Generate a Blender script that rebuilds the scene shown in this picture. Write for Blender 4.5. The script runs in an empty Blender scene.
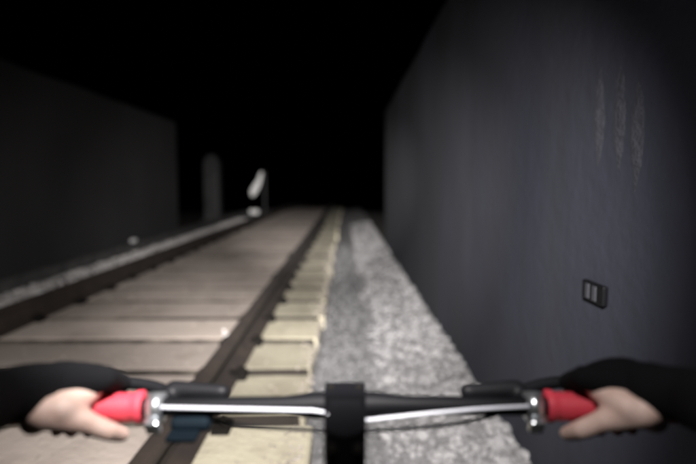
import bpy, bmesh, math, random
import numpy as np
from mathutils import Vector, Matrix, Quaternion, noise

random.seed(7); rng = np.random.default_rng(7)
R = math.radians
scene = bpy.context.scene
C = scene.collection

# ------------------------------------------------------------------ camera, sky, exposure
CAM_Z = 1.12
cam_d = bpy.data.cameras.new('camera'); cam = bpy.data.objects.new('camera', cam_d); C.objects.link(cam)
cam.location = (0, 0, CAM_Z)
cam.rotation_euler = (R(90 - 5.08), 0, R(-0.32))
cam_d.sensor_width = 36; cam_d.lens = 36 * 540 / 696
cam_d.clip_start = 0.01; cam_d.clip_end = 2000
cam_d.dof.use_dof = True                       # a cheap action camera, never quite in focus
cam_d.dof.focus_distance = 1.0
cam_d.dof.aperture_fstop = 1.6
scene.camera = cam

world = bpy.data.worlds.new('World'); scene.world = world; world.use_nodes = True
wn = world.node_tree; wn.nodes.clear()
sky = wn.nodes.new('ShaderNodeTexSky'); sky.sky_type = 'NISHITA'; sky.sun_disc = False
sky.sun_elevation = R(-9); sky.sun_rotation = R(160)
bg = wn.nodes.new('ShaderNodeBackground'); bg.inputs['Strength'].default_value = 0.01
wo = wn.nodes.new('ShaderNodeOutputWorld')
wn.links.new(sky.outputs[0], bg.inputs[0]); wn.links.new(bg.outputs[0], wo.inputs[0])

scene.view_settings.view_transform = 'Standard'; scene.view_settings.look = 'None'
scene.view_settings.gamma = 1; scene.view_settings.exposure = 0.0
scene.view_settings.use_curve_mapping = False

# power of the rider's helmet lamp (watt): narrow beam, wide spill
CORE_W, BEAM_W, MID_W, SPILL_W = 9500.0, 2300.0, 900.0, 22.0

# ------------------------------------------------------------------ materials
def mat(name, col, rough=0.8, metal=0.0, noise_scale=None, col2=None, bump=0.0, bump_scale=40.0, emit=None, detail=6, contrast=(0.35, 0.65)):
    m = bpy.data.materials.new(name); m.use_nodes = True
    n = m.node_tree.nodes; l = m.node_tree.links
    b = n['Principled BSDF']
    b.inputs['Base Color'].default_value = (*col, 1)
    b.inputs['Roughness'].default_value = rough; b.inputs['Metallic'].default_value = metal
    geo = n.new('ShaderNodeNewGeometry')
    if noise_scale:
        t = n.new('ShaderNodeTexNoise'); t.inputs['Scale'].default_value = noise_scale; t.inputs['Detail'].default_value = detail
        l.new(geo.outputs['Position'], t.inputs['Vector'])
        r = n.new('ShaderNodeValToRGB')
        r.color_ramp.elements[0].position = contrast[0]; r.color_ramp.elements[0].color = (*col, 1)
        r.color_ramp.elements[1].position = contrast[1]; r.color_ramp.elements[1].color = (*(col2 or col), 1)
        l.new(t.outputs['Fac'], r.inputs['Fac']); l.new(r.outputs['Color'], b.inputs['Base Color'])
    if bump:
        t2 = n.new('ShaderNodeTexNoise'); t2.inputs['Scale'].default_value = bump_scale; t2.inputs['Detail'].default_value = 8
        l.new(geo.outputs['Position'], t2.inputs['Vector'])
        bp = n.new('ShaderNodeBump'); bp.inputs['Strength'].default_value = bump; bp.inputs['Distance'].default_value = 0.02
        l.new(t2.outputs['Fac'], bp.inputs['Height']); l.new(bp.outputs['Normal'], b.inputs['Normal'])
    if emit:
        b.inputs['Emission Color'].default_value = (*col, 1); b.inputs['Emission Strength'].default_value = emit
    return m

def mix_noise(m, col, scale, lo, hi, amount=1.0, stretch=None):
    """lay blotches of another colour over a material"""
    n = m.node_tree.nodes; l = m.node_tree.links; b = n['Principled BSDF']
    geo = n.new('ShaderNodeNewGeometry'); src = geo.outputs['Position']
    if stretch:
        mp = n.new('ShaderNodeMapping'); mp.inputs['Scale'].default_value = stretch
        l.new(src, mp.inputs['Vector']); src = mp.outputs['Vector']
    t = n.new('ShaderNodeTexNoise'); t.inputs['Scale'].default_value = scale; t.inputs['Detail'].default_value = 7
    l.new(src, t.inputs['Vector'])
    mr = n.new('ShaderNodeMapRange'); mr.inputs['From Min'].default_value = lo; mr.inputs['From Max'].default_value = hi
    mr.inputs['To Max'].default_value = amount
    l.new(t.outputs['Fac'], mr.inputs['Value'])
    mx = n.new('ShaderNodeMix'); mx.data_type = 'RGBA'
    old = b.inputs['Base Color'].links[0].from_socket if b.inputs['Base Color'].links else None
    if old: l.new(old, mx.inputs['A'])
    else: mx.inputs['A'].default_value = b.inputs['Base Color'].default_value
    mx.inputs['B'].default_value = (*col, 1)
    l.new(mr.outputs['Result'], mx.inputs['Factor']); l.new(mx.outputs['Result'], b.inputs['Base Color'])
    return m

M = {}
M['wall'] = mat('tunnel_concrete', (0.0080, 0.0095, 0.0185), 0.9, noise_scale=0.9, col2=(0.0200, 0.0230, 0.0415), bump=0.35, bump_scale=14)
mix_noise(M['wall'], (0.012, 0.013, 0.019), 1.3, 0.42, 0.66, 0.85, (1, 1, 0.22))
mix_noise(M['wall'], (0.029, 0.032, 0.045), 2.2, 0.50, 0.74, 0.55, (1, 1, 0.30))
M['wall_left'] = mat('dark_concrete', (0.030, 0.029, 0.030), 0.92, noise_scale=0.8, col2=(0.042, 0.041, 0.042), bump=0.15, bump_scale=14)  # dark grey concrete of the left wall, tone varied by noise
mix_noise(M['wall_left'], (0.03, 0.028, 0.028), 1.1, 0.45, 0.75, 0.8, (1, 1, 0.25))
M['ground'] = mat('dark_soil', (0.045, 0.04, 0.033), 0.95, noise_scale=1.5, col2=(0.08, 0.07, 0.058), bump=0.6, bump_scale=8)
M['rail'] = mat('rusty_rail', (0.013, 0.0085, 0.0065), 0.8, noise_scale=6, col2=(0.026, 0.017, 0.012), bump=0.25, bump_scale=60)
M['iron'] = mat('black_iron', (0.007, 0.006, 0.005), 0.8, bump=0.3, bump_scale=90)
M['trough'] = mat('trough_concrete', (0.06, 0.06, 0.06), 0.9, noise_scale=5, col2=(0.10, 0.098, 0.096), bump=0.4, bump_scale=30)
M['stone_grey'] = mat('grey_gravel', (0.11, 0.109, 0.112), 0.9, noise_scale=18, col2=(0.18, 0.177, 0.18), detail=3)
M['stone_pale'] = mat('pale_limestone', (0.19, 0.187, 0.188), 0.92, noise_scale=14, col2=(0.28, 0.276, 0.276), detail=4, bump=0.4, bump_scale=70)
M['stone_left'] = mat('dusty_ballast', (0.42, 0.40, 0.39), 0.9, noise_scale=13, col2=(0.62, 0.60, 0.585), detail=4)
M['grit'] = mat('dusty_grit', (0.17, 0.15, 0.125), 0.95, noise_scale=11, col2=(0.30, 0.27, 0.23))
M['lime'] = mat('lime_crust', (0.023, 0.025, 0.034), 0.9, noise_scale=25, col2=(0.034, 0.036, 0.046), bump=0.5, bump_scale=60)
M['white_paint'] = mat('white_paint', (0.75, 0.75, 0.73), 0.5, noise_scale=9, col2=(0.82, 0.82, 0.80))
M['grey_post'] = mat('grey_concrete_post', (0.035, 0.035, 0.035), 0.9, noise_scale=4, col2=(0.06, 0.06, 0.06), bump=0.3)
M['paper'] = mat('white_paper', (0.78, 0.78, 0.78), 0.7)
M['pale_plastic'] = mat('pale_plastic', (0.042, 0.043, 0.052), 0.5)
M['black_plastic'] = mat('black_plastic', (0.006, 0.006, 0.007), 0.5)
M['navy'] = mat('dark_blue_anodised', (0.008, 0.014, 0.020), 0.5, 0.3)
M['black_paint'] = mat('black_paint', (0.004, 0.004, 0.005), 0.55)
M['silver'] = mat('brushed_aluminium', (0.72, 0.75, 0.78), 0.28, 0.9)
M['cable'] = mat('silver_cable_housing', (0.58, 0.59, 0.64), 0.35)
M['red'] = mat('red_rubber', (0.68, 0.055, 0.085), 0.5, bump=0.2, bump_scale=400)
M['tyre'] = mat('tyre_rubber', (0.02, 0.02, 0.02), 0.85)
M['cloth'] = mat('black_cloth', (0.006, 0.006, 0.007), 0.95, bump=0.3, bump_scale=300)
M['trousers'] = mat('dark_trousers', (0.015, 0.016, 0.022), 0.95)
M['helmet'] = mat('black_helmet', (0.015, 0.015, 0.016), 0.4)
M['skin'] = mat('skin', (0.68, 0.47, 0.39), 0.55, noise_scale=60, col2=(0.77, 0.57, 0.49), bump=0.15, bump_scale=350)
M['skin'].node_tree.nodes['Principled BSDF'].inputs['Subsurface Weight'].default_value = 0.1
M['skin'].node_tree.nodes['Principled BSDF'].inputs['Subsurface Radius'].default_value = (0.008, 0.003, 0.0015)
M['eye'] = mat('eye', (0.05, 0.035, 0.03), 0.2)
M['lens'] = mat('lit_lamp_lens', (1.0, 0.98, 0.95), 0.3, emit=30)

for k in ('black_paint', 'black_plastic', 'navy', 'cloth', 'iron'): M[k].node_tree.nodes['Principled BSDF'].inputs['Specular IOR Level'].default_value = 0.12

# sleepers: cream concrete at the ends, brake dust and oil between the rails
def sleeper_mat():
    m = mat('sleeper_concrete', (0.28, 0.255, 0.185), 0.9, noise_scale=3, col2=(0.38, 0.35, 0.262), bump=0.45, bump_scale=35)
    n = m.node_tree.nodes; l = m.node_tree.links; b = n['Principled BSDF']
    geo = n.new('ShaderNodeNewGeometry'); sx = n.new('ShaderNodeSeparateXYZ'); l.new(geo.outputs['Position'], sx.inputs[0])
    # distance from the track centre, roughened
    ad = n.new('ShaderNodeMath'); ad.operation = 'ADD'; ad.inputs[1].default_value = 1.50; l.new(sx.outputs['X'], ad.inputs[0])
    ab = n.new('ShaderNodeMath'); ab.operation = 'ABSOLUTE'; l.new(ad.outputs[0], ab.inputs[0])
    t = n.new('ShaderNodeTexNoise'); t.inputs['Scale'].default_value = 4; t.inputs['Detail'].default_value = 6; l.new(geo.outputs['Position'], t.inputs['Vector'])
    mu = n.new('ShaderNodeMath'); mu.operation = 'MULTIPLY_ADD'; mu.inputs[1].default_value = 0.35; l.new(t.outputs['Fac'], mu.inputs[0]); l.new(ab.outputs[0], mu.inputs[2])
    mr = n.new('ShaderNodeMapRange'); mr.inputs['From Min'].default_value = 0.95; mr.inputs['From Max'].default_value = 1.12
    mr.inputs['To Min'].default_value = 0.93; mr.inputs['To Max'].default_value = 0.0; l.new(mu.outputs[0], mr.inputs['Value'])
    dust = n.new('ShaderNodeTexNoise'); dust.inputs['Scale'].default_value = 2.2; dust.inputs['Detail'].default_value = 8; l.new(geo.outputs['Position'], dust.inputs['Vector'])
    rr = n.new('ShaderNodeValToRGB'); rr.color_ramp.elements[0].position = 0.3; rr.color_ramp.elements[0].color = (0.34, 0.285, 0.25, 1)
    rr.color_ramp.elements[1].position = 0.7; rr.color_ramp.elements[1].color = (0.48, 0.41, 0.365, 1); l.new(dust.outputs['Fac'], rr.inputs['Fac'])
    mx = n.new('ShaderNodeMix'); mx.data_type = 'RGBA'
    l.new(b.inputs['Base Color'].links[0].from_socket, mx.inputs['A']); l.new(rr.outputs['Color'], mx.inputs['B']); l.new(mr.outputs['Result'], mx.inputs['Factor'])
    oi = n.new('ShaderNodeObjectInfo')
    vr = n.new('ShaderNodeMapRange'); vr.inputs['To Min'].default_value = 0.72; vr.inputs['To Max'].default_value = 1.12; l.new(oi.outputs['Random'], vr.inputs['Value'])
    hs = n.new('ShaderNodeHueSaturation'); l.new(mx.outputs['Result'], hs.inputs['Color']); l.new(vr.outputs['Result'], hs.inputs['Value'])
    l.new(hs.outputs['Color'], b.inputs['Base Color'])
    mix_noise(m, (0.13, 0.10, 0.08), 5, 0.56, 0.80, 0.5)
    return m
M['sleeper'] = sleeper_mat()

# ballast bed: pale limestone by the wall, grey trodden gravel in the middle, dark to tan fill between the sleepers
def bed_mat():
    m = mat('ballast_bed', (0.10, 0.099, 0.101), 0.95, noise_scale=9, col2=(0.165, 0.163, 0.166), bump=0.8, bump_scale=45)
    n = m.node_tree.nodes; l = m.node_tree.links; b = n['Principled BSDF']
    at = n.new('ShaderNodeAttribute'); at.attribute_name = 'pale'
    t = n.new('ShaderNodeTexNoise'); t.inputs['Scale'].default_value = 30; t.inputs['Detail'].default_value = 5
    geo = n.new('ShaderNodeNewGeometry'); l.new(geo.outputs['Position'], t.inputs['Vector'])
    rr = n.new('ShaderNodeValToRGB'); rr.color_ramp.elements[0].position = 0.35; rr.color_ramp.elements[0].color = (0.15, 0.147, 0.147, 1)
    rr.color_ramp.elements[1].position = 0.65; rr.color_ramp.elements[1].color = (0.225, 0.22, 0.22, 1); l.new(t.outputs['Fac'], rr.inputs['Fac'])
    mx = n.new('ShaderNodeMix'); mx.data_type = 'RGBA'
    l.new(b.inputs['Base Color'].links[0].from_socket, mx.inputs['A']); l.new(rr.outputs['Color'], mx.inputs['B'])
    mp = n.new('ShaderNodeMath'); mp.operation = 'MAXIMUM'; mp.inputs[1].default_value = 0; l.new(at.outputs['Fac'], mp.inputs[0]); l.new(mp.outputs[0], mx.inputs['Factor'])
    ng = n.new('ShaderNodeMath'); ng.operation = 'MULTIPLY'; ng.inputs[1].default_value = -1; ng.use_clamp = True; l.new(at.outputs['Fac'], ng.inputs[0])
    m2 = n.new('ShaderNodeMix'); m2.data_type = 'RGBA'; l.new(mx.outputs['Result'], m2.inputs['A']); gd = n.new('ShaderNodeTexNoise'); gd.inputs['Scale'].default_value = 3.5; gd.inputs['Detail'].default_value = 5; l.new(geo.outputs['Position'], gd.inputs['Vector'])
    gr = n.new('ShaderNodeValToRGB'); gr.color_ramp.elements[0].position = 0.44; gr.color_ramp.elements[0].color = (0.03, 0.022, 0.016, 1); gr.color_ramp.elements[1].position = 0.62; gr.color_ramp.elements[1].color = (0.22, 0.185, 0.15, 1)
    fl = n.new('ShaderNodeMath'); fl.operation = 'MULTIPLY_ADD'; fl.inputs[1].default_value = -1; fl.inputs[2].default_value = -1; fl.use_clamp = True; l.new(at.outputs['Fac'], fl.inputs[0])
    fm = n.new('ShaderNodeMath'); fm.operation = 'MULTIPLY'; l.new(gd.outputs['Fac'], fm.inputs[0]); l.new(fl.outputs[0], fm.inputs[1]); l.new(fm.outputs[0], gr.inputs['Fac']); l.new(gr.outputs['Color'], m2.inputs['B']); l.new(ng.outputs[0], m2.inputs['Factor'])
    l.new(m2.outputs['Result'], b.inputs['Base Color'])
    return m
M['bed'] = bed_mat()

# ------------------------------------------------------------------ helpers
def tag(o, label=None, cat=None, group=None, kind=None):
    if label: o['label'] = label
    if cat: o['category'] = cat
    if group: o['group'] = group
    if kind: o['kind'] = kind
    return o
def empty(name, loc=(0, 0, 0)):
    o = bpy.data.objects.new(name, None); C.objects.link(o); o.location = loc; o.empty_display_size = 0.1; return o
def from_me(name, me, m, parent=None, smooth=False):
    if m and not me.materials: me.materials.append(M[m])
    if smooth:
        for p in me.polygons: p.use_smooth = True
    o = bpy.data.objects.new(name, me); C.objects.link(o)
    if parent: o.parent = parent
    return o
def from_bm(name, bm, m, parent=None, smooth=False, bevel=0):
    if bevel:
        bmesh.ops.bevel(bm, geom=list(bm.edges), offset=bevel, segments=2, affect='EDGES', profile=0.5)
    bmesh.ops.recalc_face_normals(bm, faces=list(bm.faces))
    me = bpy.data.meshes.new(name); bm.to_mesh(me); bm.free()
    return from_me(name, me, m, parent, smooth)
def box(bm, c, s, rot=None):
    r = bmesh.ops.create_cube(bm, size=1)
    mt = Matrix.Translation(Vector(c)) @ (rot.to_matrix().to_4x4() if rot else Matrix()) @ Matrix.Diagonal((*s, 1))
    bmesh.ops.transform(bm, matrix=mt, verts=r['verts']); return r['verts']
def tube(bm, pts, rad, seg=12, cap=True):
    """a tube through points; rad is a number or a list"""
    pts = [Vector(p) for p in pts]; rads = rad if isinstance(rad, (list, tuple)) else [rad] * len(pts)
    rings = []; prev = None
    for i, p in enumerate(pts):
        t = (pts[min(i + 1, len(pts) - 1)] - pts[max(i - 1, 0)]).normalized()
        if prev is None:
            u = t.orthogonal().normalized()
        else:
            u = (prev - t * prev.dot(t)).normalized()
        prev = u; w = t.cross(u)
        rings.append([bm.verts.new(p + (u * math.cos(2 * math.pi * k / seg) + w * math.sin(2 * math.pi * k / seg)) * rads[i]) for k in range(seg)])
    for a, b in zip(rings[:-1], rings[1:]):
        for k in range(seg):
            bm.faces.new((a[k], a[(k + 1) % seg], b[(k + 1) % seg], b[k]))
    if cap:
        bm.faces.new(list(reversed(rings[0]))); bm.faces.new(rings[-1])
def curve(a, b, c, d, n=14):
    a, b, c, d = map(Vector, (a, b, c, d))
    return [a * (1 - t) ** 3 + b * 3 * t * (1 - t) ** 2 + c * 3 * t * t * (1 - t) + d * t ** 3 for t in [i / n for i in range(n + 1)]]
def torus(bm, c, axis, R0, r0, n=48, m_=10):
    q = Vector((0, 0, 1)).rotation_difference(Vector(axis)); rings = []
    for i in range(n):
        a = 2 * math.pi * i / n
        rings.append([bm.verts.new(Vector(c) + q @ Vector(((R0 + r0 * math.cos(b)) * math.cos(a), (R0 + r0 * math.cos(b)) * math.sin(a), r0 * math.sin(b)))) for b in [2 * math.pi * j / m_ for j in range(m_)]])
    for i in range(n):
        for j in range(m_):
            A, B = rings[i], rings[(i + 1) % n]
            bm.faces.new((A[j], B[j], B[(j + 1) % m_], A[(j + 1) % m_]))
def capsule(bm, a, b, ra, rb, seg=14):
    """closed tapered capsule"""
    a, b = Vector(a), Vector(b); d = b - a; L = d.length
    t = d / L if L > 1e-6 else Vector((0, 0, 1))
    pts = []; rr = []
    for k in range(5):
        th = math.pi / 2 * (1 - k / 4); pts.append(a - t * ra * math.sin(th) * 0.999); rr.append(max(ra * math.cos(th), 0.0004))
    for k in range(5):
        th = math.pi / 2 * k / 4; pts.append(b + t * rb * math.sin(th) * 0.999); rr.append(max(rb * math.cos(th), 0.0004))
    u = t.orthogonal().normalized(); w = t.cross(u); rings = []
    for p, r in zip(pts, rr):
        rings.append([bm.verts.new(p + (u * math.cos(2 * math.pi * k / seg) + w * math.sin(2 * math.pi * k / seg)) * r) for k in range(seg)])
    for A, B in zip(rings[:-1], rings[1:]):
        for k in range(seg): bm.faces.new((A[k], A[(k + 1) % seg], B[(k + 1) % seg], B[k]))
    bm.faces.new(list(reversed(rings[0]))); bm.faces.new(rings[-1])
def ball(bm, c, r, seg=16):
    v = bmesh.ops.create_uvsphere(bm, u_segments=seg, v_segments=seg // 2 + 2, radius=1)['verts']
    s = r if isinstance(r, (tuple, list)) else (r, r, r)
    bmesh.ops.transform(bm, matrix=Matrix.Translation(Vector(c)) @ Matrix.Diagonal((*s, 1)), verts=v)
def fuse(name, bm, voxel, m, parent, smooth_it=4, wrinkle=0):
    """melt overlapping closed shapes into one continuous surface"""
    bmesh.ops.recalc_face_normals(bm, faces=list(bm.faces))
    me = bpy.data.meshes.new('raw'); bm.to_mesh(me); bm.free()
    o = bpy.data.objects.new('raw', me); C.objects.link(o)
    md = o.modifiers.new('r', 'REMESH'); md.mode = 'VOXEL'; md.voxel_size = voxel
    sm = o.modifiers.new('s', 'SMOOTH'); sm.factor = 0.5; sm.iterations = smooth_it
    dg = bpy.context.evaluated_depsgraph_get(); dg.update()
    out = bpy.data.meshes.new_from_object(o.evaluated_get(dg)); out.name = name
    bpy.data.objects.remove(o); bpy.data.meshes.remove(me)
    if wrinkle:
        nor = [v.normal.copy() for v in out.vertices]; new = []
        for v, q in zip(out.vertices, nor):
            p = v.co; new.extend(p + q * (wrinkle * noise.noise(p * 28) + wrinkle * 0.5 * noise.noise(Vector((p.x * 60, p.y * 60, p.z * 25)))))
        out.vertices.foreach_set('co', new); out.update()
    out.materials.clear()
    return from_me(name, out, m, parent, True)

# ------------------------------------------------------------------ layout (metres; x right, y forward, path at z = 0)
WALL_R, WALL_L = 0.71, -3.55
END_R, END_L = 9.6, 11.5               # the walls end at different places
SL_TOP, RAIL_TOP = 0.10, 0.27
RAIL_X = (-0.635, -2.365)
TRACK_X = -1.50; SL_LEN = 2.67
Y0, Y1 = -5.0, 70.0

def dip(y):                            # the line falls away gently beyond a crest
    d = max(0.0, y - 18.0)
    return -0.002 * d * d if d < 14 else -0.392 - 0.056 * (d - 14)
# ground to the horizon
bm = bmesh.new(); gy = [-400, -100, -20, 0, 17, 18] + list(range(19, 34)) + [40, 50, 70, 100, 160, 250, 400]; gx = list(np.linspace(-400, 400, 21))
gv = [[bm.verts.new((x, y, -0.14 + dip(y) + 0.0)) for x in gx] for y in gy]
for a, b in zip(gv[:-1], gv[1:]):
    for i in range(len(gx) - 1): bm.faces.new((a[i], a[i + 1], b[i + 1], b[i]))
tag(from_bm('ground', bm, 'ground'), 'dark bare soil beyond the walls', 'ground', kind='structure')

# ballast bed: one uneven sheet carrying track, path and heaps
def bed_z(x, y):
    n1 = noise.noise(Vector((x * 2.2, y * 2.2, 0))); n2 = noise.noise(Vector((x * 9, y * 9, 3)))
    z = 0.006 * n1 + 0.006 * n2
    if -2.80 < x < -0.20: z = 0.0965 + 0.0025 * n2
    if x > 0.22:
        e = min(1, (x - 0.22 + 0.08 * noise.noise(Vector((0, y * 1.3, 9)))) / 0.3); e = max(0, e)
        z += 0.055 * e * e * (3 - 2 * e) + 0.012 * e * n2
    if x < -2.85: z += 0.03 + 0.012 * n2
    return z + dip(y)
def bed_pale(x, y):
    if x > 0:
        v = (x - 0.20 + 0.045 * max(0, y - 4) + 0.16 * noise.noise(Vector((x * 3, y * 1.1, 5))) + 0.06 * noise.noise(Vector((x * 14, y * 14, 2)))) / 0.16
        return min(1, max(0, v)) * 0.92 + 0.08 * 0
    if x < -2.82: return 1.0
    return (-2.0 if x < -0.75 else -1.0) if x < -0.187 else 0.0
ys = [Y0]
while ys[-1] < Y1: ys.append(ys[-1] + (0.045 if 1.5 < ys[-1] < 8 else 0.12 if ys[-1] < 20 else 0.6))
xs = list(np.arange(WALL_R + 0.02, -0.17, -0.03)) + list(np.linspace(-0.185, -0.205, 3)) + [-0.45, -0.745, -0.755] + list(np.linspace(-1.0, -2.55, 8)) + list(np.linspace(-2.795, -2.815, 3)) + list(np.linspace(-2.85, WALL_L - 0.02, 15))
verts = [(x, y, bed_z(x, y)) for y in ys for x in xs]
nx = len(xs); faces = [(j * nx + i, j * nx + i + 1, (j + 1) * nx + i + 1, (j + 1) * nx + i) for j in range(len(ys) - 1) for i in range(nx - 1)]
me = bpy.data.meshes.new('ballast_bed'); me.from_pydata(verts, [], faces); me.flip_normals()
at = me.attributes.new('pale', 'FLOAT', 'POINT'); at.data.foreach_set('value', [bed_pale(v[0], v[1]) for v in verts])
tag(from_me('ballast_bed', me, 'bed', None, True), 'gravel bed under the track and along the wall', 'gravel', kind='structure')

# ------------------------------------------------------------------ the two concrete walls of the cutting
WALL_H = 2.42
def wall(name, label, x, side, yend, m):
    """a thick cast wall with uneven top and slightly wavy face; side = +1 right of the track, -1 left"""
    o = empty(name, (x, yend, 0)); tag(o, label, 'wall')
    bm = bmesh.new(); ysw = list(np.linspace(Y0, yend, 60)); zs = [-0.2, 0.0, 0.3, 0.7, 1.1, 1.5, 1.9, 2.2, WALL_H - .03, WALL_H]
    rows = []
    for y in ysw:
        row = []
        for z in zs:
            d = 0.007 * noise.noise(Vector((y * .9, z * 1.3, x))) + (0.03 if z == WALL_H else 0)
            ye = y + (0.02 * noise.noise(Vector((z * 3, 0, x))) if y == yend else 0)
            row.append(bm.verts.new((x + side * d - x, ye - yend, z + (0.018 * noise.noise(Vector((y * 1.7, 2, x))) if z > 2.3 else 0))))
        row.append(bm.verts.new((side * .45, y - yend, WALL_H))); row.append(bm.verts.new((side * .45, y - yend, -0.2)))
        rows.append(row)
    n = len(rows[0])
    for a, b in zip(rows[:-1], rows[1:]):
        for k in range(n): bm.faces.new((a[k], a[(k + 1) % n], b[(k + 1) % n], b[k]))
    bm.faces.new(rows[0]); bm.faces.new(rows[-1])
    from_bm('face', bm, m, o); return o
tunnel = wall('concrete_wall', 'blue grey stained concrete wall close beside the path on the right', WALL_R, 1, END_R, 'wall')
wall('concrete_wall', 'dark concrete wall beyond the left rail and cable trough', WALL_L, -1, END_L, 'wall_left')
INV = Matrix.Translation((-WALL_R, -END_R, 0))

# lime crusts on the right wall (pale drips), rusty anchor, small box
def crust(y, z0, z1, w):
    bm = bmesh.new(); n = 14; L_, R_, F_ = [], [], []
    for k in range(n + 1):
        t = k / n; z = z0 + (z1 - z0) * t
        ww = w * (0.55 + 0.45 * math.sin(math.pi * min(1, t * 1.1))) * (1 + 0.35 * noise.noise(Vector((y * 9, z * 30, 0))))
        yc = y + 0.008 * noise.noise(Vector((y * 5, z * 9, 4)))
        ww *= min(1, t * 5 + .12) * min(1, (1 - t) * 4 + .08)
        L_.append(bm.verts.new((WALL_R + 0.004, yc - ww / 2, z))); R_.append(bm.verts.new((WALL_R + 0.004, yc + ww / 2, z)))
        F_.append(bm.verts.new((WALL_R + 0.002 - 0.012 * math.sin(math.pi * t) - 0.003 * noise.noise(Vector((y, z * 40, 1))), yc, z)))
    for k in range(n):
        bm.faces.new((L_[k], F_[k], F_[k + 1], L_[k + 1])); bm.faces.new((F_[k], R_[k], R_[k + 1], F_[k + 1]))
    o = from_bm('lime_streak', bm, 'lime', tunnel, True); o.data.transform(INV)
crust(1.53, 1.46, 1.16, 0.085); crust(1.415, 1.46, 1.14, 0.075); crust(1.325, 1.40, 1.10, 0.080)

jb = tag(empty('junction_box', (WALL_R + 0.004, 1.50, 0.785)), 'small dark junction box with pale cover low on the right wall', 'junction box')
bm = bmesh.new(); box(bm, (-0.009, 0, 0.03), (0.018, 0.130, 0.056)); from_bm('case', bm, 'black_plastic', jb, bevel=0.005)
for dy in (-0.018, 0.024):
    bm = bmesh.new(); box(bm, (-0.019, dy, 0.03), (0.005, 0.022, 0.042)); from_bm('cover', bm, 'pale_plastic', jb, bevel=0.002)

# ------------------------------------------------------------------ railway track
track = tag(empty('railway_track', (TRACK_X, 0, 0)), 'broad railway track of rusty rails on wide pale concrete sleepers', 'railway track')
# rail profile (x from centre, z from foot)
RP = [(-.075, 0), (.075, 0), (.075, .012), (.030, .028), (.010, .045), (.009, .118), (.018, .128), (.036, .136), (.036, .158), (.028, .168), (.012, .171),
      (-.012, .171), (-.028, .168), (-.036, .158), (-.036, .136), (-.018, .128), (-.009, .118), (-.010, .045), (-.030, .028), (-.075, .012)]
for x in RAIL_X:
    bm = bmesh.new(); rows = []
    for y in [Y0, 5, 12, 17] + list(np.arange(18, 34, 1.0)) + [40, 50, 60, Y1]:
        rows.append([bm.verts.new((x - TRACK_X + px, y, SL_TOP + 0.001 + pz + dip(y))) for px, pz in RP])
    for a, b in zip(rows[:-1], rows[1:]):
        for i in range(len(RP)): bm.faces.new((a[i], a[(i + 1) % len(RP)], b[(i + 1) % len(RP)], b[i]))
    bm.faces.new(rows[0]); bm.faces.new(rows[-1])
    from_bm('rail', bm, 'rail', track)
PITCH, SLW = 0.60, 0.506
def sleeper_mesh(seed):
    bm = bmesh.new()
    nxs = 18
    rnd = random.Random(seed)
    top0, top1, bot0, bot1 = [], [], [], []
    for i in range(nxs + 1):
        x = -SL_LEN / 2 + (0 if i == 0 else SL_LEN if i == nxs else 0.012 + (SL_LEN - 0.024) * (i - 1) / (nxs - 2))
        a = SLW / 2 - abs(rnd.gauss(0, 0.005)); b = SLW / 2 - abs(rnd.gauss(0, 0.005))
        top0.append((x, -a)); top1.append((x, b))
    V = lambda x, y, z: bm.verts.new((x, y, z))
    rows = []
    for (x, y0), (_, y1) in zip(top0, top1):
        end = 0.010 if abs(abs(x) - SL_LEN / 2) < 1e-6 else 0
        rows.append([V(x, y0 - 0.004, -0.17), V(x, y0, -0.005 - end), V(x, y0 + 0.006, 0 - end), V(x, y1 - 0.006, 0 - end), V(x, y1, -0.005 - end), V(x, y1 + 0.004, -0.17)])
    for a, b in zip(rows[:-1], rows[1:]):
        for k in range(6): bm.faces.new((a[k], a[(k + 1) % 6], b[(k + 1) % 6], b[k]))
    bm.faces.new(rows[0]); bm.faces.new(rows[-1])
    bmesh.ops.recalc_face_normals(bm, faces=list(bm.faces))
    me = bpy.data.meshes.new('sleeper'); bm.to_mesh(me); bm.free(); me.materials.append(M['sleeper']); return me
sl_meshes = [sleeper_mesh(s) for s in range(7)]
bm = bmesh.new()      # spring clip with its shoulder: lies beside the rail foot
box(bm, (0.040, 0, 0.012), (0.075, 0.10, 0.030)); box(bm, (0.012, 0, 0.028), (0.065, 0.055, 0.014))
tube(bm, [(0.040, 0, 0.02), (0.040, 0, 0.052)], 0.016, 6)
tube(bm, curve((0.07, -.03, .03), (0.02, -.05, .06), (0.02, .05, .06), (0.07, .03, .03), 8), 0.008, 6)
bmesh.ops.recalc_face_normals(bm, faces=list(bm.faces)); clip_me = bpy.data.meshes.new('rail_clip'); bm.to_mesh(clip_me); bm.free(); clip_me.materials.append(M['iron'])
GAP0 = 2.85
k0 = int((Y0 - GAP0) / PITCH)
for k in range(k0, int((Y1 - GAP0) / PITCH)):
    y = GAP0 + (k + 0.5) * PITCH
    o = bpy.data.objects.new('sleeper', random.choice(sl_meshes)); C.objects.link(o); o.parent = track
    o.location = (random.gauss(0, 0.016), y + random.gauss(0, 0.010), SL_TOP + random.uniform(-0.002, 0.001) + dip(y)); o.rotation_euler = (random.gauss(0, 0.003), 0, random.gauss(0, 0.006) + (math.pi if random.random() < 0.5 else 0))
    if 0.5 < y < 15:
        flip = abs(o.rotation_euler.z) > 1
        for rx in RAIL_X:
            for s in (-1, 1):
                c = bpy.data.objects.new('rail_clip', clip_me); C.objects.link(c); c.parent = o
                px = rx - TRACK_X + s * 0.055; py = PITCH / 2 - 0.085
                c.location = (-px if flip else px, -py if flip else py, 0.0)
                c.rotation_euler = (0, 0, 0 if (s == 1) != flip else math.pi)

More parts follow.
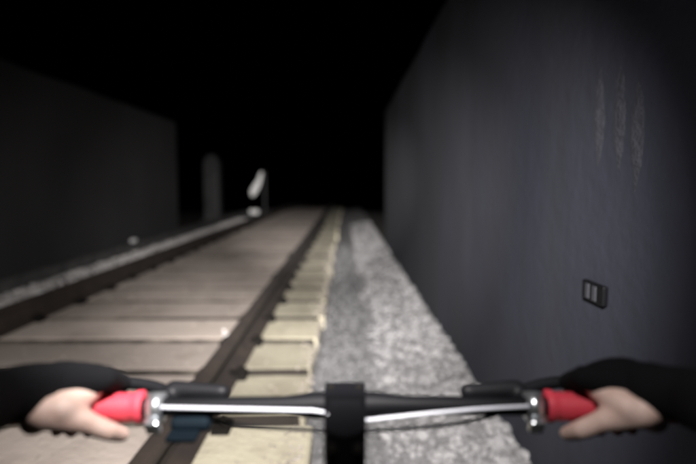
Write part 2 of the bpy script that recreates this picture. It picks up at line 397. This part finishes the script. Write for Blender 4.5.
# ------------------------------------------------------------------ loose stones
def stone_field(name, pts, sizes, m, label, flat=0.65):
    """many small angular stones in one mesh"""
    base = bmesh.new(); bmesh.ops.create_icosphere(base, subdivisions=1, radius=1)
    bv = np.array([v.co[:] for v in base.verts]); bf = np.array([[v.index for v in f.verts] for f in base.faces]); base.free()
    n = len(pts); nv = len(bv)
    jit = 1 + rng.uniform(-0.32, 0.28, (n, nv, 1)); V = bv[None] * jit
    V = V * np.array([1.0, 0.8, flat])[None, None] * rng.uniform(0.75, 1.25, (n, 1, 3)) * np.asarray(sizes)[:, None, None]
    a = rng.uniform(0, 2 * np.pi, n); tl = rng.uniform(-0.6, 0.6, n)
    ca, sa, ct, st = np.cos(a)[:, None], np.sin(a)[:, None], np.cos(tl)[:, None], np.sin(tl)[:, None]
    x, y, z = V[..., 0], V[..., 1], V[..., 2]; y, z = y * ct - z * st, y * st + z * ct; x, y = x * ca - y * sa, x * sa + y * ca
    V = np.stack([x, y, z], -1) + np.asarray(pts)[:, None]
    F = (bf[None] + (np.arange(n) * nv)[:, None, None]).reshape(-1, 3)
    me = bpy.data.meshes.new(name); me.from_pydata(V.reshape(-1, 3).tolist(), [], F.tolist())
    return tag(from_me(name, me, m), label, 'gravel', kind='stuff')
def scatter(n, x0, x1, y0, y1, s0, s1, power=2.0, keep=None):
    P, S = [], []
    while len(P) < n:
        t = random.random() ** power; y = y0 + (y1 - y0) * t; x = random.uniform(x0, x1)
        if keep and not keep(x, y): continue
        s = random.uniform(s0, s1) * (0.8 + 0.6 * random.random() ** 3) * (1.45 if x > 0.58 and random.random() < .5 else 1)
        P.append((x, y, bed_z(x, y) + s * 0.25)); S.append(s)
    return P, S
P, S = scatter(6000, -0.15, 0.62, 1.4, 10, 0.006, 0.014, 2.6); stone_field('path_gravel', P, S, 'stone_grey', 'fine grey gravel trodden along the path')
P, S = scatter(3000, 0.16, 0.70, 1.4, 15, 0.012, 0.026, 2.4, lambda x, y: bed_pale(x, y) > random.random() * 0.9)
stone_field('wall_gravel', P, S, 'stone_pale', 'pale broken stones heaped against the foot of right wall')
P, S = scatter(2800, -3.36, -2.86, 2.5, 17, 0.014, 0.030, 1.5); stone_field('shoulder_gravel', P, S, 'stone_left', 'pale stones between left rail and cable trough')
# grit lying on the sleepers
P, S = [], []
for _ in range(900):
    x = -0.165 - abs(random.gauss(0, .05)); y = 1.6 + 7 * random.random() ** 1.6; s = random.uniform(0.004, 0.011)
    if 0.1 < ((y - GAP0) / PITCH) % 1 < 0.9: P.append((x, y, SL_TOP + s * 0.3)); S.append(s)
for _ in range(1500):
    x = random.uniform(-2.8, -0.17); y = 1.6 + 10 * random.random() ** 1.6
    if min(abs(x - r) for r in RAIL_X) < 0.08: continue
    ph = ((y - GAP0) / PITCH) % 1
    if ph < 0.09 or ph > 0.91: continue
    s = random.uniform(0.003, 0.009) * (2.0 if min(abs(x - r) for r in RAIL_X) < 0.2 and random.random() < .25 else 1); P.append((x, y, SL_TOP + s * 0.3)); S.append(s)
stone_field('sleeper_grit', P, S, 'grit', 'small grit scattered over the concrete sleepers')

def rock(x, y, s, z=None, m='stone_pale', name='rock', sq=0.7):
    bm = bmesh.new(); bmesh.ops.create_icosphere(bm, subdivisions=3, radius=1)
    sd = random.uniform(0, 99); ax = Vector((random.uniform(.85, 1.25), random.uniform(.8, 1.1), sq))
    cuts = [Vector((random.gauss(0, 1), random.gauss(0, 1), random.gauss(0, .7))).normalized() for _ in range(9)]
    for v in bm.verts:
        d = v.co.normalized(); r = 1.0
        for c in cuts:
            q = d.dot(c)
            if q > 0.62: r = min(r, 0.62 / q + 0.06)
        r *= 1 + 0.10 * noise.noise(d * 2.5 + Vector((sd, 0, 0)))
        v.co = Vector((d.x * ax.x, d.y * ax.y, d.z * ax.z)) * r * s
    o = from_bm(name, bm, m); zz = bed_z(x, y) if z is None else z
    o.location = (x, y, zz + s * sq * 0.55); o.rotation_euler = (0, 0, random.uniform(0, 6)); return o
rocks = [(0.265, 2.93, .052, 'squarish pale rock standing alone at the path edge'),
         (0.42, 2.80, .060, 'largest pale rock in the heap between path and right wall'),
         (0.36, 2.62, .040, 'pale rock in front of the largest one near the handlebar'),
         (0.53, 2.58, .050, 'pale rock touching the foot of the right wall heap'),
         (0.60, 2.48, .036, 'small pale rock nearest the wall just above the handlebar'),
         (0.29, 2.55, .034, 'small pale rock on the path side just above the handlebar'),
         (0.17, 2.70, .026, 'small grey rock lying out on the gravel path'),
         (0.56, 3.25, .044, 'pale rock farther along the foot of the wall'),
         (0.47, 3.75, .040, 'single pale rock midway along the stone heap'),
         (0.18, 2.28, .040, 'pale rock seen under the handlebar right of the stem'),
         (0.33, 2.24, .044, 'pale rock seen under the right half of the handlebar'),
         (0.60, 4.6, .045, 'pale rock far along the wall heap')]
for x, y, s, lb in rocks: tag(rock(x, y, s), lb, 'rock', 'rocks by the right wall')
for (x, y, s, lb) in ((-0.80, 3.55, .022, 'bright chip of stone on sleeper left of right rail'), (-0.84, 3.68, .016, 'tiny bright stone chip just behind the larger one')):
    tag(rock(x, y, s, SL_TOP, 'stone_left', 'stone_chip'), lb, 'stone', 'bright stone chips by the right rail')
for (x, y, s, lb) in ((-2.93, 4.75, .04, 'pale stone outside the left rail at picture edge'), (-2.99, 5.25, .045, 'pale stone outside the left rail, second from picture edge')):
    tag(rock(x, y, s, None, 'white_paint', 'stone_chip'), lb, 'stone', 'pale stones outside the left rail')

# ------------------------------------------------------------------ cable trough along the left wall
ct = tag(empty('cable_trough', (WALL_L, 0, 0)), 'low concrete cable trough running along the foot of left wall', 'cable trough')
bm = bmesh.new(); box(bm, (0.095, (Y0 + 19) / 2, 0.02), (0.18, 19 - Y0, 0.22)); from_bm('channel', bm, 'trough', ct)
bm = bmesh.new(); box(bm, (0, 0, 0), (0.20, 0.985, 0.045)); bmesh.ops.bevel(bm, geom=list(bm.edges), offset=0.006, segments=1, affect='EDGES'); lid_me = bpy.data.meshes.new('lid'); bm.to_mesh(lid_me); bm.free(); lid_me.materials.append(M['trough'])
for k in range(int(Y0), 19):
    o = bpy.data.objects.new('lid', lid_me); C.objects.link(o); o.parent = ct
    o.location = (0.106 + random.gauss(0, .003), k + .5, 0.153 + random.uniform(0, .004)); o.rotation_euler = (random.gauss(0, .003), random.gauss(0, .006), random.gauss(0, .004))

# crumpled paper on the trough
bm = bmesh.new(); bmesh.ops.create_icosphere(bm, subdivisions=3, radius=1)
for v in bm.verts:
    d = v.co.copy(); r = 1 + 0.35 * noise.noise(d * 2.2) + 0.2 * noise.noise(d * 6); v.co = Vector((d.x * .05, d.y * .075, d.z * .032)) * r
pp = from_bm('crumpled_paper', bm, 'paper'); pp.location = (WALL_L + 0.11, 8.75, 0.203)
tag(pp, 'crumpled white paper lying on the trough by the left wall', 'paper')

# ------------------------------------------------------------------ beyond the mouth
pl = tag(empty('concrete_pillar', (-3.95, 16.2, -0.14)), 'grey concrete pillar standing left of the track beyond the left wall', 'pillar')
bm = bmesh.new(); box(bm, (0, 0, 0.96), (0.44, 0.44, 1.92)); from_bm('shaft', bm, 'grey_post', pl, bevel=0.03)
bm = bmesh.new(); vs = box(bm, (0, 0, 2.015), (0.42, 0.42, 0.20))
for v in vs:
    if v.co.z > 2.0: v.co.x *= .55; v.co.y *= .55
from_bm('cap', bm, 'grey_post', pl, bevel=0.01)
bm = bmesh.new(); box(bm, (0, 0, 0.08), (0.62, 0.62, 0.20)); from_bm('footing', bm, 'grey_post', pl, bevel=0.015)

mk = tag(empty('track_marker', (-3.10, 19.8, -0.14)), 'white slanted marker board on a thin post beside the track', 'track marker')
bm = bmesh.new(); tube(bm, [(0.16, 0.05, 0), (0.16, 0.05, 1.72)], 0.035, 10); from_bm('post', bm, 'grey_post', mk)
bm = bmesh.new()
out = [(-.34, .84), (-.36, 1.00), (-.24, 1.22), (-.10, 1.40), (.0, 1.64), (.06, 1.72), (.10, 1.66), (.06, 1.40), (-.02, 1.14), (-.16, .90), (-.26, .80)]
fr = [bm.verts.new((x, -0.015, z)) for x, z in out]; bk = [bm.verts.new((x, 0.015, z)) for x, z in out]
bm.faces.new(fr); bm.faces.new(bk[::-1])
for i in range(len(out)): j = (i + 1) % len(out); bm.faces.new((fr[i], bk[i], bk[j], fr[j]))
bd = from_bm('board', bm, 'white_paint', mk)
bm = bmesh.new(); tube(bm, [(-.08, .03, 1.16), (.16, .05, 1.16)], 0.012, 8); from_bm('bracket', bm, 'iron', mk)
bm = bmesh.new(); vs = box(bm, (-.22, 0, 0.25), (0.34, 0.24, 0.16)); from_bm('foot_block', bm, 'white_paint', mk, bevel=0.03)
bm = bmesh.new(); box(bm, (-.06, 0, 0.085), (0.75, 0.34, 0.17)); from_bm('base', bm, 'iron', mk, bevel=0.01)

# ------------------------------------------------------------------ bicycle
BY, BZ = 0.600, 0.867                   # handlebar axis
bike = tag(empty('bicycle', (0, 0, 0)), 'black bicycle with straight bar, red grips and silver cables', 'bicycle')
bm = bmesh.new(); tube(bm, [(-.372, BY - .014, BZ), (-.24, BY - .005, BZ), (-.07, BY, BZ), (-.034, BY, BZ), (.034, BY, BZ), (.07, BY, BZ), (.24, BY - .005, BZ), (.372, BY - .014, BZ)], [.0105, .0105, .0105, .0150, .0150, .0105, .0105, .0105], 20)
hb = from_bm('handlebar', bm, 'black_paint', bike, True)
for s in (-1, 1):
    bm = bmesh.new()
    pts, rr = [], []
    for k in range(29):
        t = k / 28; x = 0.230 + 0.145 * t
        pts.append((s * x, BY - .004 - .009 * (x - .24) / .132, BZ)); rr.append(.0185 if k in (0, 1) else (.0165 if k % 2 else .0155))
    tube(bm, pts, rr, 22); from_bm('grip', bm, 'red', hb, True)
    # lever clamp, body, blade
    bm = bmesh.new(); tube(bm, [(s * .206, BY - .004, BZ), (s * .222, BY - .004, BZ)], .0165, 20); from_bm('lever_clamp', bm, 'silver', hb, True)
    bm = bmesh.new(); box(bm, (s * .214, BY - .019, BZ - .016), (.016, .010, .020), Quaternion((1, 0, 0), .5)); from_bm('clamp_bolt', bm, 'silver', hb, bevel=.003)
    bm = bmesh.new(); capsule(bm, (s * .145, BY + .020, BZ + .008), (s * .205, BY + .028, BZ + .008), .009, .011); capsule(bm, (s * .205, BY + .026, BZ + .003), (s * .222, BY + .050, BZ - .006), .012, .010); capsule(bm, (s * .214, BY + .004, BZ), (s * .210, BY + .026, BZ + .003), .010, .012)
    lev = fuse('brake_lever', bm, .003, 'black_plastic', bike, 3)
    bm = bmesh.new(); tube(bm, curve((s * .218, BY + .046, BZ - .004), (s * .25, BY + .070, BZ + .004), (s * .30, BY + .066, BZ + .004), (s * .365, BY + .070, BZ + .000)), [.0085 - .0001 * i for i in range(15)], 8); from_bm('blade', bm, 'black_plastic', lev, True)
    # cables: along the back of the bar, then round under it to the frame
    bm = bmesh.new()
    if s < 0: tube(bm, [(-.206 + .0085 * k, BY - .0148 + .0000 * k, BZ + .004 - .0002 * k) for k in range(21)] + [(-.020, BY - .016, BZ - .002), (-.012, BY - .030, BZ - .030)], .0022, 8)
    else: tube(bm, curve((.206, BY - .0140, BZ + .004), (.18, BY - .0150, BZ + .003), (.15, BY - .0150, BZ + .002), (.125, BY - .0145, BZ - .001), 10) + curve((.125, BY - .0145, BZ - .001), (.09, BY - .014, BZ - .004), (.05, BY - .012, BZ - .010), (.018, BY - .010, BZ - .014), 12)[1:], .0022, 8)
    from_bm('brake_cable', bm, 'cable', bike, True)
    bm = bmesh.new(); tube(bm, curve((s * .195, BY + .016, BZ - .012), (s * .14, BY - .002, BZ - .026), (s * .09, BY - .008, BZ - .022), (s * .012, BY - .020, BZ - .022), 18), .0022, 8)
    from_bm('gear_cable', bm, 'black_plastic', bike, True)
bm = bmesh.new(); box(bm, (-.175, BY - .002, BZ - .018), (.046, .028, .018)); sh = from_bm('gear_shifter', bm, 'navy', bike, bevel=.007)
bm = bmesh.new(); box(bm, (-.180, BY - .022, BZ - .026), (.034, .022, .008)); from_bm('thumb_lever', bm, 'navy', sh, bevel=.003)
# stem, headset, frame
bm = bmesh.new(); box(bm, (0, BY, BZ), (.046, .036, .040)); box(bm, (0, BY - .045, BZ - .004), (.034, .080, .034)); tube(bm, [(0, BY - .082, BZ + .018), (0, BY - .070, BZ - .030)], .0215, 18); st = from_bm('stem', bm, 'black_paint', bike, bevel=.0)
for s in (-1, 1):
    bm = bmesh.new(); tube(bm, [(s * .012, BY - .094, BZ - .002), (s * .012, BY - .100, BZ - .002)], .0045, 8); from_bm('bolt', bm, 'iron', st)
    bm = bmesh.new(); tube(bm, [(s * .016, BY, BZ + .0195), (s * .016, BY, BZ + .0225)], .004, 8); from_bm('bolt', bm, 'iron', st)
HT, HBt = Vector((0, BY - .070, BZ - .030)), Vector((0, BY - .022, BZ - .190))
bm = bmesh.new(); tube(bm, [HT, HT.lerp(HBt, .2)], .0205, 18); from_bm('headset', bm, 'black_plastic', bike, True)
bm = bmesh.new(); tube(bm, [HT.lerp(HBt, .18), HBt], .0225, 18); from_bm('head_tube', bm, 'black_paint', bike, True)
BB = Vector((0, .05, .29)); ST = Vector((0, -.13, .70)); RA = Vector((0, -.38, .33)); FA = Vector((0, .75, .33))
bm = bmesh.new()
tube(bm, [HT.lerp(HBt, .38), ST.lerp(BB, .08)], .017, 14); tube(bm, [HT.lerp(HBt, .82), BB], .020, 14); tube(bm, [ST, BB], .016, 14); tube(bm, [BB - Vector((.034, 0, 0)), BB + Vector((.034, 0, 0))], .021, 14)
for s in (-1, 1):
    tube(bm, [BB + Vector((s * .02, 0, 0)), RA + Vector((s * .065, 0, 0))], .010, 10); tube(bm, [ST.lerp(BB, .06) + Vector((s * .012, 0, 0)), RA + Vector((s * .065, 0, 0))], .008, 10)
from_bm('frame', bm, 'black_paint', bike, True)
bm = bmesh.new(); tube(bm, [HBt + Vector((-.055, 0.0, -.01)), HBt + Vector((.055, 0.0, -.01))], .016, 12)
for s in (-1, 1): tube(bm, [HBt + Vector((s * .05, 0, -.01)), FA + Vector((s * .052, -.01, .05)), FA + Vector((s * .052, 0, 0))], [.015, .011, .008], 12)
from_bm('fork', bm, 'black_paint', bike, True)
for ax in (FA, RA):
    bm = bmesh.new(); torus(bm, ax, (1, 0, 0), .306, .022, 56, 12); wh = from_bm('wheel', bm, 'tyre', bike, True)
    bm = bmesh.new(); torus(bm, ax, (1, 0, 0), .284, .010, 56, 8); from_bm('rim', bm, 'silver', wh, True)
    bm = bmesh.new(); tube(bm, [ax - Vector((.05, 0, 0)), ax + Vector((.05, 0, 0))], .018, 14); from_bm('hub', bm, 'silver', wh, True)
    for k in range(24):
        a = 2 * math.pi * k / 24; bm = bmesh.new(); tube(bm, [ax + Vector(((-1) ** k * .025, .018 * math.cos(a + .6), .018 * math.sin(a + .6))), ax + Vector((0, .28 * math.cos(a), .28 * math.sin(a)))], .0012, 5); from_bm('spoke', bm, 'silver', wh)
bm = bmesh.new(); tube(bm, [ST, ST + Vector((0, -.045, .105))], .0135, 12); from_bm('seat_post', bm, 'black_paint', bike, True)
bm = bmesh.new(); ball(bm, (0, -.22, .825), (.075, .085, .028)); capsule(bm, (0, -.22, .822), (0, -.06, .820), .038, .020); fuse('saddle', bm, .006, 'black_plastic', bike, 6)
for s, fy in ((1, 1), (-1, -1)):
    pe = BB + Vector((s * .075, fy * .165, 0)); bm = bmesh.new(); tube(bm, [BB + Vector((s * .055, 0, 0)), pe], [.016, .012], 10); ck = from_bm('crank', bm, 'black_paint', bike, True)
    bm = bmesh.new(); box(bm, pe + Vector((s * .055, 0, 0)), (.09, .085, .022)); from_bm('pedal', bm, 'black_plastic', ck, bevel=.004)
bm = bmesh.new(); torus(bm, BB + Vector((.048, 0, 0)), (1, 0, 0), .075, .004, 40, 6); from_bm('chainring', bm, 'silver', bike, True)

# ------------------------------------------------------------------ rider (only hands and cuffs reach into the picture)
rider = tag(empty('person', (0, -.2, 0)), 'rider in black long sleeves and dark knuckle gloves gripping red handlebar grips, thumbs bare', 'person')
RI = Matrix.Translation((0, .2, 0))
def ik(a, b, l1, l2, pole):
    a, b, pole = Vector(a), Vector(b), Vector(pole); d = b - a; L = min(d.length, (l1 + l2) * .999); u = d.normalized()
    x = (l1 * l1 - l2 * l2 + L * L) / (2 * L); h = math.sqrt(max(0, l1 * l1 - x * x)); p = (pole - u * pole.dot(u)).normalized()
    return a + u * x + p * h
HX = 0.299
def hand_pt(s, o, y, z): return Vector((s * (HX + o), BY - .006 + y, BZ + z))
def pol(s, o, th, r): return hand_pt(s, o, r * math.cos(R(th)), r * math.sin(R(th)))
gloves = []; body = bmesh.new(); coat = bmesh.new(); legs = bmesh.new()
hip_c, chest_c, neck = Vector((0, -.26, .93)), Vector((0, -.16, 1.17)), Vector((0, -.10, 1.30))
head_c = Vector((0, -.02, 1.44))
capsule(body, hip_c, chest_c, .115, .115); capsule(body, chest_c, neck, .11, .052); capsule(body, neck, head_c, .05, .055)
ball(body, head_c + Vector((0, .01, .03)), (.074, .092, .11)); capsule(body, head_c + Vector((0, .085, .025)), head_c + Vector((0, .108, -.005)), .008, .012)
for s in (-1, 1): ball(body, head_c + Vector((s * .076, 0, .02)), (.010, .020, .032))
capsule(body, head_c + Vector((-.02, .088, -.035)), head_c + Vector((.02, .088, -.035)), .008, .008)
capsule(coat, hip_c + Vector((0, 0, -.02)), chest_c, .135, .130); capsule(coat, chest_c, neck + Vector((0, 0, -.03)), .125, .065)
FING = [(-.033, .0090, 1.0), (-.011, .0093, 1.06), (.011, .0088, 1.02), (.031, .0077, .88)]
nails = []
for s in (-1, 1):
    sh_p = Vector((s * .185, -.01, 1.20)); wr = hand_pt(s, .046, -.050, .036)
    el = ik(sh_p, wr, .355, .325, (s * .7, 0, -1))
    capsule(body, chest_c + Vector((s * .05, 0, .03)), sh_p, .085, .058); capsule(body, sh_p, el, .052, .040); capsule(body, el, wr, .040, .024)
    capsule(coat, chest_c + Vector((s * .05, 0, .03)), sh_p, .098, .070); capsule(coat, sh_p, el, .064, .045)
    capsule(coat, el, wr.lerp(el, .02), .042, .0295); capsule(coat, wr.lerp(el, .10), hand_pt(s, .010, -.016, .036), .029, .024); capsule(coat, wr, hand_pt(s, .036, -.034, .022), .0295, .026); capsule(coat, hand_pt(s, .010, -.016, .040), hand_pt(s, -.018, -.004, .038), .024, .018)
    # palm and fingers closed round the grip; a black half-finger glove over the knuckles
    gl = bmesh.new(); gloves.append(gl)
    for o, r, k in FING:
        mcp = pol(s, o, 104, .0365); pip = pol(s, o * .97, 28, .0355 * k); dip = pol(s, o * .92, -38, .0275); tip = pol(s, o * .88, -100, .0265)
        capsule(body, wr.lerp(mcp, .12), mcp, .0165, r * 1.22, 12); capsule(body, mcp, pip, r * 1.12, r * 1.02, 12); capsule(gl, wr.lerp(mcp, .45) + Vector((0, -.001, .002)), mcp + Vector((0, -.002, .003)), .0175, r * 1.22 + .0035, 12); capsule(gl, mcp + Vector((0, 0, .002)), pip, r * 1.12 + .0035, r * 1.02 + .0030, 12); capsule(body, pip, dip, r, r * .92, 12); capsule(body, dip, tip, r * .92, r * .80, 12)
    capsule(body, hand_pt(s, .026, -.050, .022), pol(s, .024, 120, .030), .017, .013); capsule(body, hand_pt(s, -.004, -.050, .020), pol(s, -.018, 120, .030), .016, .013)
    cmc = hand_pt(s, .010, -.053, .018); mc = hand_pt(s, -.022, -.040, .002); ip = hand_pt(s, -.042, -.030, -.013); tp = hand_pt(s, -.050, -.012, -.026)
    capsule(body, wr, cmc, .020, .018); capsule(body, cmc, mc, .0185, .0130); capsule(body, mc, ip, .0120, .0108); capsule(body, ip, tp, .0108, .0085)
    capsule(body, cmc, hand_pt(s, .028, -.045, .004), .016, .014); capsule(body, hand_pt(s, .028, -.045, .004), hand_pt(s, .030, -.022, .014), .014, .011)
    # legs
    pe = BB + Vector((s * .13, s * .165 - .05, .095)); hp = hip_c + Vector((s * .09, .02, -.06)); kn = ik(hp, pe, .43, .42, (s * .15, 1, .3))
    capsule(body, hp, kn, .080, .054); capsule(body, kn, pe, .052, .036); capsule(body, pe + Vector((0, -.03, -.05)), pe + Vector((0, .13, -.055)), .032, .026)
    capsule(legs, hp, kn, .094, .066); capsule(legs, kn, pe, .066, .050)
capsule(legs, hip_c + Vector((-.05, 0, -.03)), hip_c + Vector((.05, 0, -.03)), .125, .125)
for gl in gloves:
    g_o = fuse('glove', gl, .0035, 'cloth', rider, 2, .0012); g_o.data.transform(RI)
bd_o = fuse('body', body, .0034, 'skin', rider, 3); bd_o.data.transform(RI)
ct_o = fuse('jacket', coat, .007, 'cloth', rider, 4, .004); ct_o.data.transform(RI)
lg_o = fuse('trousers', legs, .009, 'trousers', rider, 4, .003); lg_o.data.transform(RI)
bm = bmesh.new(); ball(bm, head_c + Vector((0, 0, .075)), (.098, .120, .088), 24)
bmesh.ops.bisect_plane(bm, geom=list(bm.verts) + list(bm.edges) + list(bm.faces), plane_co=head_c + Vector((0, 0, .065)), plane_no=(0, .12, -1), clear_outer=True)
h_o = from_bm('helmet', bm, 'helmet', rider, True); h_o.data.transform(RI)
for s in (-1, 1):
    bm = bmesh.new(); ball(bm, head_c + Vector((s * .03, .088, .028)), (.013, .009, .007), 12); e_o = from_bm('eye', bm, 'eye', rider, True); e_o.data.transform(RI)
    pe = BB + Vector((s * .13, s * .165 - .05, .095)); bm = bmesh.new(); capsule(bm, pe + Vector((0, -.035, -.045)), pe + Vector((0, .14, -.052)), .040, .033); capsule(bm, pe + Vector((0, -.03, .01)), pe + Vector((0, -.03, -.04)), .042, .040)
    e_o = fuse('shoe', bm, .007, 'black_plastic', rider, 4); e_o.data.transform(RI)

# ------------------------------------------------------------------ helmet lamp worn by the rider: the one light in the place
lamp = tag(empty('helmet_lamp', (0, .135, 1.53)), 'small round lamp strapped to the front of rider helmet', 'lamp')
bm = bmesh.new(); tube(bm, [(0, -.050, 0), (0, -.006, 0), (0, .006, 0)], [.020, .024, .026], 20, True); from_bm('housing', bm, 'black_plastic', lamp, True)
bm = bmesh.new(); tube(bm, [(0, .0065, 0), (0, .008, 0)], .022, 20); from_bm('lens', bm, 'lens', lamp, True)
def spot(name, watt, size, pitch, yaw, blend, col):
    d = bpy.data.lights.new(name, 'SPOT'); d.energy = watt; d.spot_size = R(size); d.spot_blend = blend; d.color = col; d.shadow_soft_size = 0.02
    o = bpy.data.objects.new(name, d); C.objects.link(o); o.parent = lamp; o.location = (0, .016, 0); o.rotation_euler = (R(90 - pitch), 0, R(yaw)); return o
spot('beam_core', CORE_W, 24, 3.6, 3, 1.0, (1.0, .96, .94))
spot('beam', BEAM_W, 50, 10.0, 5, 1.0, (1.0, .96, .94))
spot('beam_edge', MID_W, 84, 21, 6, 1.0, (1.0, .96, .94))
spot('spill', SPILL_W, 130, 40, 2, 1.0, (1.0, .95, .94))
